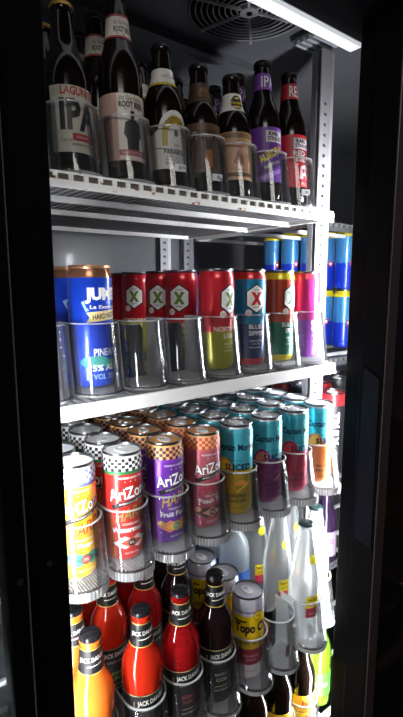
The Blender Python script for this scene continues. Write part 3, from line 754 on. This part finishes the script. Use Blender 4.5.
# ================================================================== shelf four: cocktail bottles, seltzer cans, water and mineral water
z4 = -.300; Y4 = -.020; W4 = 'fourth shelf'
X_4 = [.0054, .0855, .1560, .2260, .3020, .3730, .4540]
def juice(name, rgb, s=.5, t=.5): return mat(name, rgb, .10, 0, .4, trans=t, ior=1.34)
JDK = ink(16, 15, 16)
P_COOL = [(r*.97, z+(.014 if i > 4 else 0)) for i, (r, z) in enumerate(COOL)]
def cool_neck(p):
    p.rect(0, .1675, .3, .0012, ink(190, 160, 80)); p.rect(0, .2015, .3, .0012, ink(190, 160, 80)); p.up()
    p.text("JACK DANIEL'S", 0, .1875, .0085, OFFW, w=.042, bold=.02, ang=.06); p.rect(0, .1790, .020, .0014, OFFW, .06)
def cool_body(flavor, fc):
    def f(p):
        p.rect(0, .0992, .19, .0010, ink(190, 170, 120)); p.rect(-.024, .050, .001, .08, ink(170, 150, 110))
        p.up(); p.text("JACK DANIEL'S", .004, .088, .0105, OFFW, w=.046, bold=.02, ang=.06); p.text('COUNTRY COCKTAILS', .004, .076, .0036, OFFW, w=.036)
        p.text(flavor[0], .004, .055, .0060, fc, w=.030); p.text(flavor[1], .004, .046, .0060, fc, w=.026); p.rect(.004, .034, .030, .0012, ink(190, 170, 120)); p.text('MALT BEVERAGE', .004, .027, .003, OFFW)
    return f
CAPS = mat('silver_black_cap', (40, 40, 44), .25, .6)
def cooler(glass, face, flavor, fc, label):
    return make_bottle(label, P_COOL, glass, CAPS, sheets=[('neck_label', .1670, .2020, face, 2.9, JDK, cool_neck), ('body_label', .008, .1005, face, 2.4, JDK, cool_body(flavor, fc))])
CL = clear('clear_flint_glass', (.93, .95, .95), .08, 1.)
jds = [cooler(juice('orange_drink', (240, 124, 44), t=.4), -.10, ('SOUTHERN', 'PEACH'), ink(220, 150, 60), 'a'),
       cooler(juice('red_drink', (224, 52, 28), t=.55), -.15, ('WATERMELON', 'PUNCH'), ink(150, 190, 60), 'b'),
       cooler(juice('crimson_drink', (190, 26, 30), t=.6), -.2, ('BERRY', 'PUNCH'), ink(190, 80, 90), 'c'),
       cooler(mat('dark_cola_drink', (24, 10, 12), .08, 0, .5), -.30, ('BLACK JACK', 'COLA'), OFFW, 'd')]
looks = ['orange bottle with black neck label', 'bright red bottle with black neck label', 'crimson bottle with black neck label', 'dark cola bottle with black neck label']
backs = [(.062, .124), (.110, .172), (.110, .172), (.110, .172)]
rg = juice('dark_red_drink', (150, 16, 24), .4)
for i, (o, lk) in enumerate(zip(jds, looks)):
    o.location = (X_4[i], Y4, z4+ZO); o['label'] = f'{lk}, first in its lane, {W4}'; o['group'] = 'cocktail bottles on the fourth shelf'
    for n, dy in enumerate(backs[i]):
        c = dup(o, f'{lk}, {ORD[n+1]} in its lane, {W4}', (X_4[i]+.001, Y4+dy, z4))
tp = make_can('s', [(.026, ink(222, 214, 214)), (.056, foil(176, 30, 62)), (.123, foil(240, 200, 24)), (.1285, foil(206, 200, 214)), (.133, foil(150, 140, 172)), (.2, foil(200, 198, 208))], printer=topo_print)
lane(tp, X_4[4], [Y4, Y4+.066, Y4+.132], z4, 'silver and yellow can with crimson band', W4, 'seltzer cans on the fourth shelf')
PETM = clear('clear_pet', (.82, .90, .96), .40, 1., (.82, .92, 1.))
def pet_lab(p):
    p.rect(0, .112, .3, .010, ink(200, 215, 230)); p.rect(0, .0625, .3, .006, ink(200, 215, 230)); p.up(); p.text('PURE WATER', .0, .088, .012, ink(225, 235, 245), w=.05, bold=.02)
wb = make_bottle('clear plastic water bottle with blue label', PET, PETM, mat('white_screw_cap', (222, 228, 232), .45), sheets=[('body_label', .060, .118, -.5, PI, ink(32, 84, 170), lambda p: None)], name='water_bottle')
for c in wb.children:
    if c.name.startswith('crown_cap'):
        c.data = mesh_of('screw_cap', lathe([(.0150, -.008), (.0152, -.007), (.0150, .007), (.0138, .0085), (.001, .0088)], 36, wob=lambda i, k: .0004 if k % 2 else 0), mat('white_screw_cap', (222, 228, 232), .45)); c.name = 'screw_cap'
wb.location = (.373, .095, z4+ZO); wb['label'] = 'clear plastic water bottle with blue label, behind the seltzer can lane'; wb['group'] = 'water bottles on the fourth shelf'
dup(wb, 'clear plastic water bottle, second back in its lane', (.373, .162, z4)); dup(wb, 'clear plastic water bottle, third back in its lane', (.373, .229, z4))
FRO = clear('cloudy_flint_glass', (.93, .95, .95), .30, .9, (.78, .80, .80))
def min_badge(p): p.oval(0, .166, .0088, .0088, ink(228, 214, 30), 18); p.up(); p.text('Topo', 0, .1675, .0045, ink(80, 76, 20), ang=.3); p.text('Chico', .0, .1625, .003, ink(80, 76, 20), ang=.3)
def min_body(p):
    p.rect(.0, .060, .030, .020, ink(190, 36, 62)); p.rect(0, .082, .030, .024, ink(232, 208, 24)); p.up(); p.text('Topo Chico', .0, .0865, .0068, BK, w=.027, bold=.03); p.text('AGUA MINERAL', 0, .0765, .003, BK, w=.02); p.text('TWIST', 0, .058, .004, OFFW)
mb = make_bottle('m', MINERAL, FRO, mat('dark_teal_cap', (26, 44, 46), .3, .4), sheets=[('neck_badge', 0, .33, -.12, 1, min_badge, None), ('body_label', .0, .14, -.22, 1, min_body, None)])
mb.location = (X_4[6], Y4, z4+ZO); mb['label'] = 'clear mineral water bottle with yellow round badge, frontmost of its lane'; mb['group'] = 'mineral water bottles on the fourth shelf'
for k in (1, 2, 3): dup(mb, f'clear mineral water bottle with yellow badge, {ORD[k]} back in the left lane', (X_4[6]-.002, Y4+.068*k, z4))
for k in range(3): dup(mb, f'clear mineral water bottle with yellow badge, {ORD[k]} in the lane beside the mullion', (.5235, .012+.068*k, z4))
TN = ['around the orange bottle', 'around the bright red bottle', 'around the crimson bottle', 'around the dark cola bottle', 'around the silver and yellow can', 'standing empty beside the silver and yellow can', 'around the front mineral water bottle', 'around the mineral water bottle beside the mullion']
for i, x in enumerate(X_4+[.5235]):
    t = make_tray(f'clear pusher tray {TN[i]} on the fourth shelf', .083, -.012, paddle_y=(.005 if i == 5 else None))
    yy = Y4-.004 if i < 7 else .008
    t.location = (x, yy, z4+ZO-.0006); t['group'] = 'clear pusher trays on the fourth shelf'
    if i == 5:
        p = Print(.35); p.R = RC; p.rect(0, .020, .034, .022, ink(120, 92, 84)).up(); p.rect(0, .0255, .026, .003, ink(40, 30, 32)); p.rect(0, .0165, .026, .003, ink(40, 30, 32))
        s = p.build([(RC-.0008, -.01), (RC-.0008, .1)], .0001, 'paper_label', t); s.location = (0, .003, 0)

# ================================================================== bottom shelf: yellow labelled beer
def pac_body(p):
    p.rect(0, .062, .19, .002, ink(180, 40, 40)); p.up(); p.text('Pacifico', 0, .083, .0125, ink(176, 36, 36), w=.040, bold=.04); p.text('CERVEZA', 0, .070, .005, ink(60, 60, 30)); p.oval(0, .044, .014, .014, ink(200, 60, 50), 18)
z5 = S5+.006
pc = make_bottle('p', scale_prof(LONG, .228), BROWN, mat('yellow_cap', (214, 178, 40), .4, .2), sheets=[('body_label', .022, .100, -.1, 1.5, ink(238, 198, 30), pac_body)])
for k, x in enumerate((.505, .432, .359, .286)):
    lb = ['brown beer bottle with yellow label, nearest the mullion on the bottom shelf', 'brown beer bottle with yellow label, second from the mullion on the bottom shelf', 'brown beer bottle with yellow label, third from the mullion on the bottom shelf', 'brown beer bottle with yellow label, fourth from the mullion on the bottom shelf'][k]
    if k == 0: pc.location = (x, .020, z5+ZO); pc['label'] = lb; pc['group'] = 'beer bottles on the bottom shelf'
    else: dup(pc, lb, (x, .020, z5))
    dup(pc, lb.replace('brown', 'rear brown'), (x, .086, z5))
    t = make_tray(f'clear pusher tray under the beer bottle {["nearest the mullion","second from the mullion","third from the mullion","fourth from the mullion"][k]} on the bottom shelf', .078, -.005)
    t.location = (x, .016, z5+ZO); t['group'] = 'clear pusher trays on the bottom shelf'

# ================================================================== the next section, right of the front post
YT = foil(206, 186, 40)
tb = make_can('n', [(.0685, foil(20, 50, 176)), (.136, foil(62, 124, 178)), (.2, YT)], printer=tall_print)
first = True
for ix, x in enumerate((.864, .800)):
    for k in range(4 if ix == 0 else 3):
        for lv in (0, 1):
            y = (.205 if ix == 0 else .27)+.070*k
            lb = f'blue can with yellow rim, {"upper" if lv else "lower"} of its stack, {ORD[k]} in the {"right" if ix == 0 else "left"} lane'
            z = .2165+lv*.1562
            if first: tb.location = (x, y, z+ZO); tb['label'] = lb; tb['group'] = 'stacked blue cans in the next section'; first = False
            else: dup(tb, lb, (x, y, z), (0, 0, random.uniform(-.15, .15)))
kb = make_can('k', [(.127, ink(22, 21, 24)), (.2, foil(190, 36, 40))], printer=black_print)
kb.location = (.648, .072, S3+.001+ZO); kb['label'] = 'black can with red top and white upright lettering beside the mullion'; kb['group'] = 'dark cans in the next section'
kd = make_can('k', [(.144, ink(26, 25, 28)), (.2, ink(40, 38, 42))])
kr = make_can('k', [(.127, ink(24, 23, 26)), (.2, foil(160, 40, 44))])
u1 = u2 = True; n = 0
for ix, x in enumerate((.650, .722, .794, .866)):
    for k in range(5):
        y = .165+.0590*k
        src, lk = (kr, 'black can with dark red top') if (ix+k) % 4 == 1 else (kd, 'black can with dark grey top')
        lb = f'{lk}, {ORD[k]} back in lane {["one","two","three","four"][ix]} from the front post'
        if src is kd and u1: kd.location = (x, y, S3+.001+ZO); kd['label'] = lb; kd['group'] = 'dark cans in the next section'; u1 = False
        elif src is kr and u2: kr.location = (x, y, S3+.001+ZO); kr['label'] = lb; kr['group'] = 'dark cans in the next section'; u2 = False
        else: dup(src, lb, (x, y, S3+.001), None, 'dark cans in the next section')
pk = make_bottle('q', scale_prof(COOL, .20, .9), mat('pink_bottle_drink', (40, 26, 48), .1, 0, .3), mat('blue_cap', (40, 50, 170), .35, .2), sheets=[('body_label', .02, .085, -.7, 2., ink(140, 124, 146), lambda p: p.text('ROSE', 0, .06, .012, ink(120, 30, 80)))])
pk.location = (.712, .125, S4+.001+ZO); pk['label'] = 'pink bottle with blue cap in the next section beside the mullion'; pk['group'] = 'bottles in the next section'
dup(pk, 'pink bottle with blue cap in the next section, second back', (.712, .191, S4+.001)); dup(pk, 'pink bottle with blue cap in the next section, third back', (.712, .257, S4+.001))
gb = make_bottle('g', scale_prof(LONG, .235, .98), mat('green_bottle_glass', (78, 108, 24), .1, 0, .5), mat('silver_cap', (180, 184, 180), .35, .5), sheets=[('body_label', .03, .09, -.7, 1.4, ink(60, 130, 40), lambda p: p.text('LAGER', 0, .06, .01, OFFW))])
gb.location = (.618, .06, S4-.30+ZO); gb['label'] = 'green bottle in the next section beside the mullion, low down'; gb['group'] = 'green bottles in the next section'
dup(gb, 'green bottle in the next section, second back from the mullion', (.618, .124, S4-.30))
shelf('bottom white shelf of the next section under the green bottles', .585, 1.22, .02, .50, S4-.301, slats=False)
# pale bottles behind the closed door on the left
pb = make_bottle('w', scale_prof(LONG, .23, 1.), mat('pale_milk_glass', (200, 206, 204), .2, 0, .3), mat('white_cap', (210, 210, 210), .4))
lsh = shelf('white shelf behind the closed door on the left', -.60, -.10, -.03, .45, -.33, slats=False)
for k, x in enumerate((-.135, -.205, -.275)):
    lb = f'pale bottle behind the closed left door, {["nearest","second","third"][k]} from the mullion'
    if k == 0: pb.location = (x, .02, -.329+ZO); pb['label'] = lb; pb['group'] = 'pale bottles behind the left door'
    else: dup(pb, lb, (x, .02, -.329))
# a few products far behind the closed right door
ks = [o for l, o, pf in B1][6]
dup(ks, 'brown bottle with red label behind the closed right door, upper shelf', (1.0, .14, S1+.001), (0, 0, 0), 'products behind the right door')
dup(kr, 'black can with dark red top behind the closed right door', (1.0, .14, S3+.001), (0, 0, 0), 'products behind the right door')
dup(pc, 'brown bottle with yellow label behind the closed right door, fourth shelf', (1.0, .14, S4+.001), (0, 0, 0), 'products behind the right door')
dup(tb, 'blue can with yellow rim behind the closed right door', (1.0, .14, .217), (0, 0, 0), 'products behind the right door')
for o in list(bpy.data.objects):
    if '_used' in o: del o['_used']
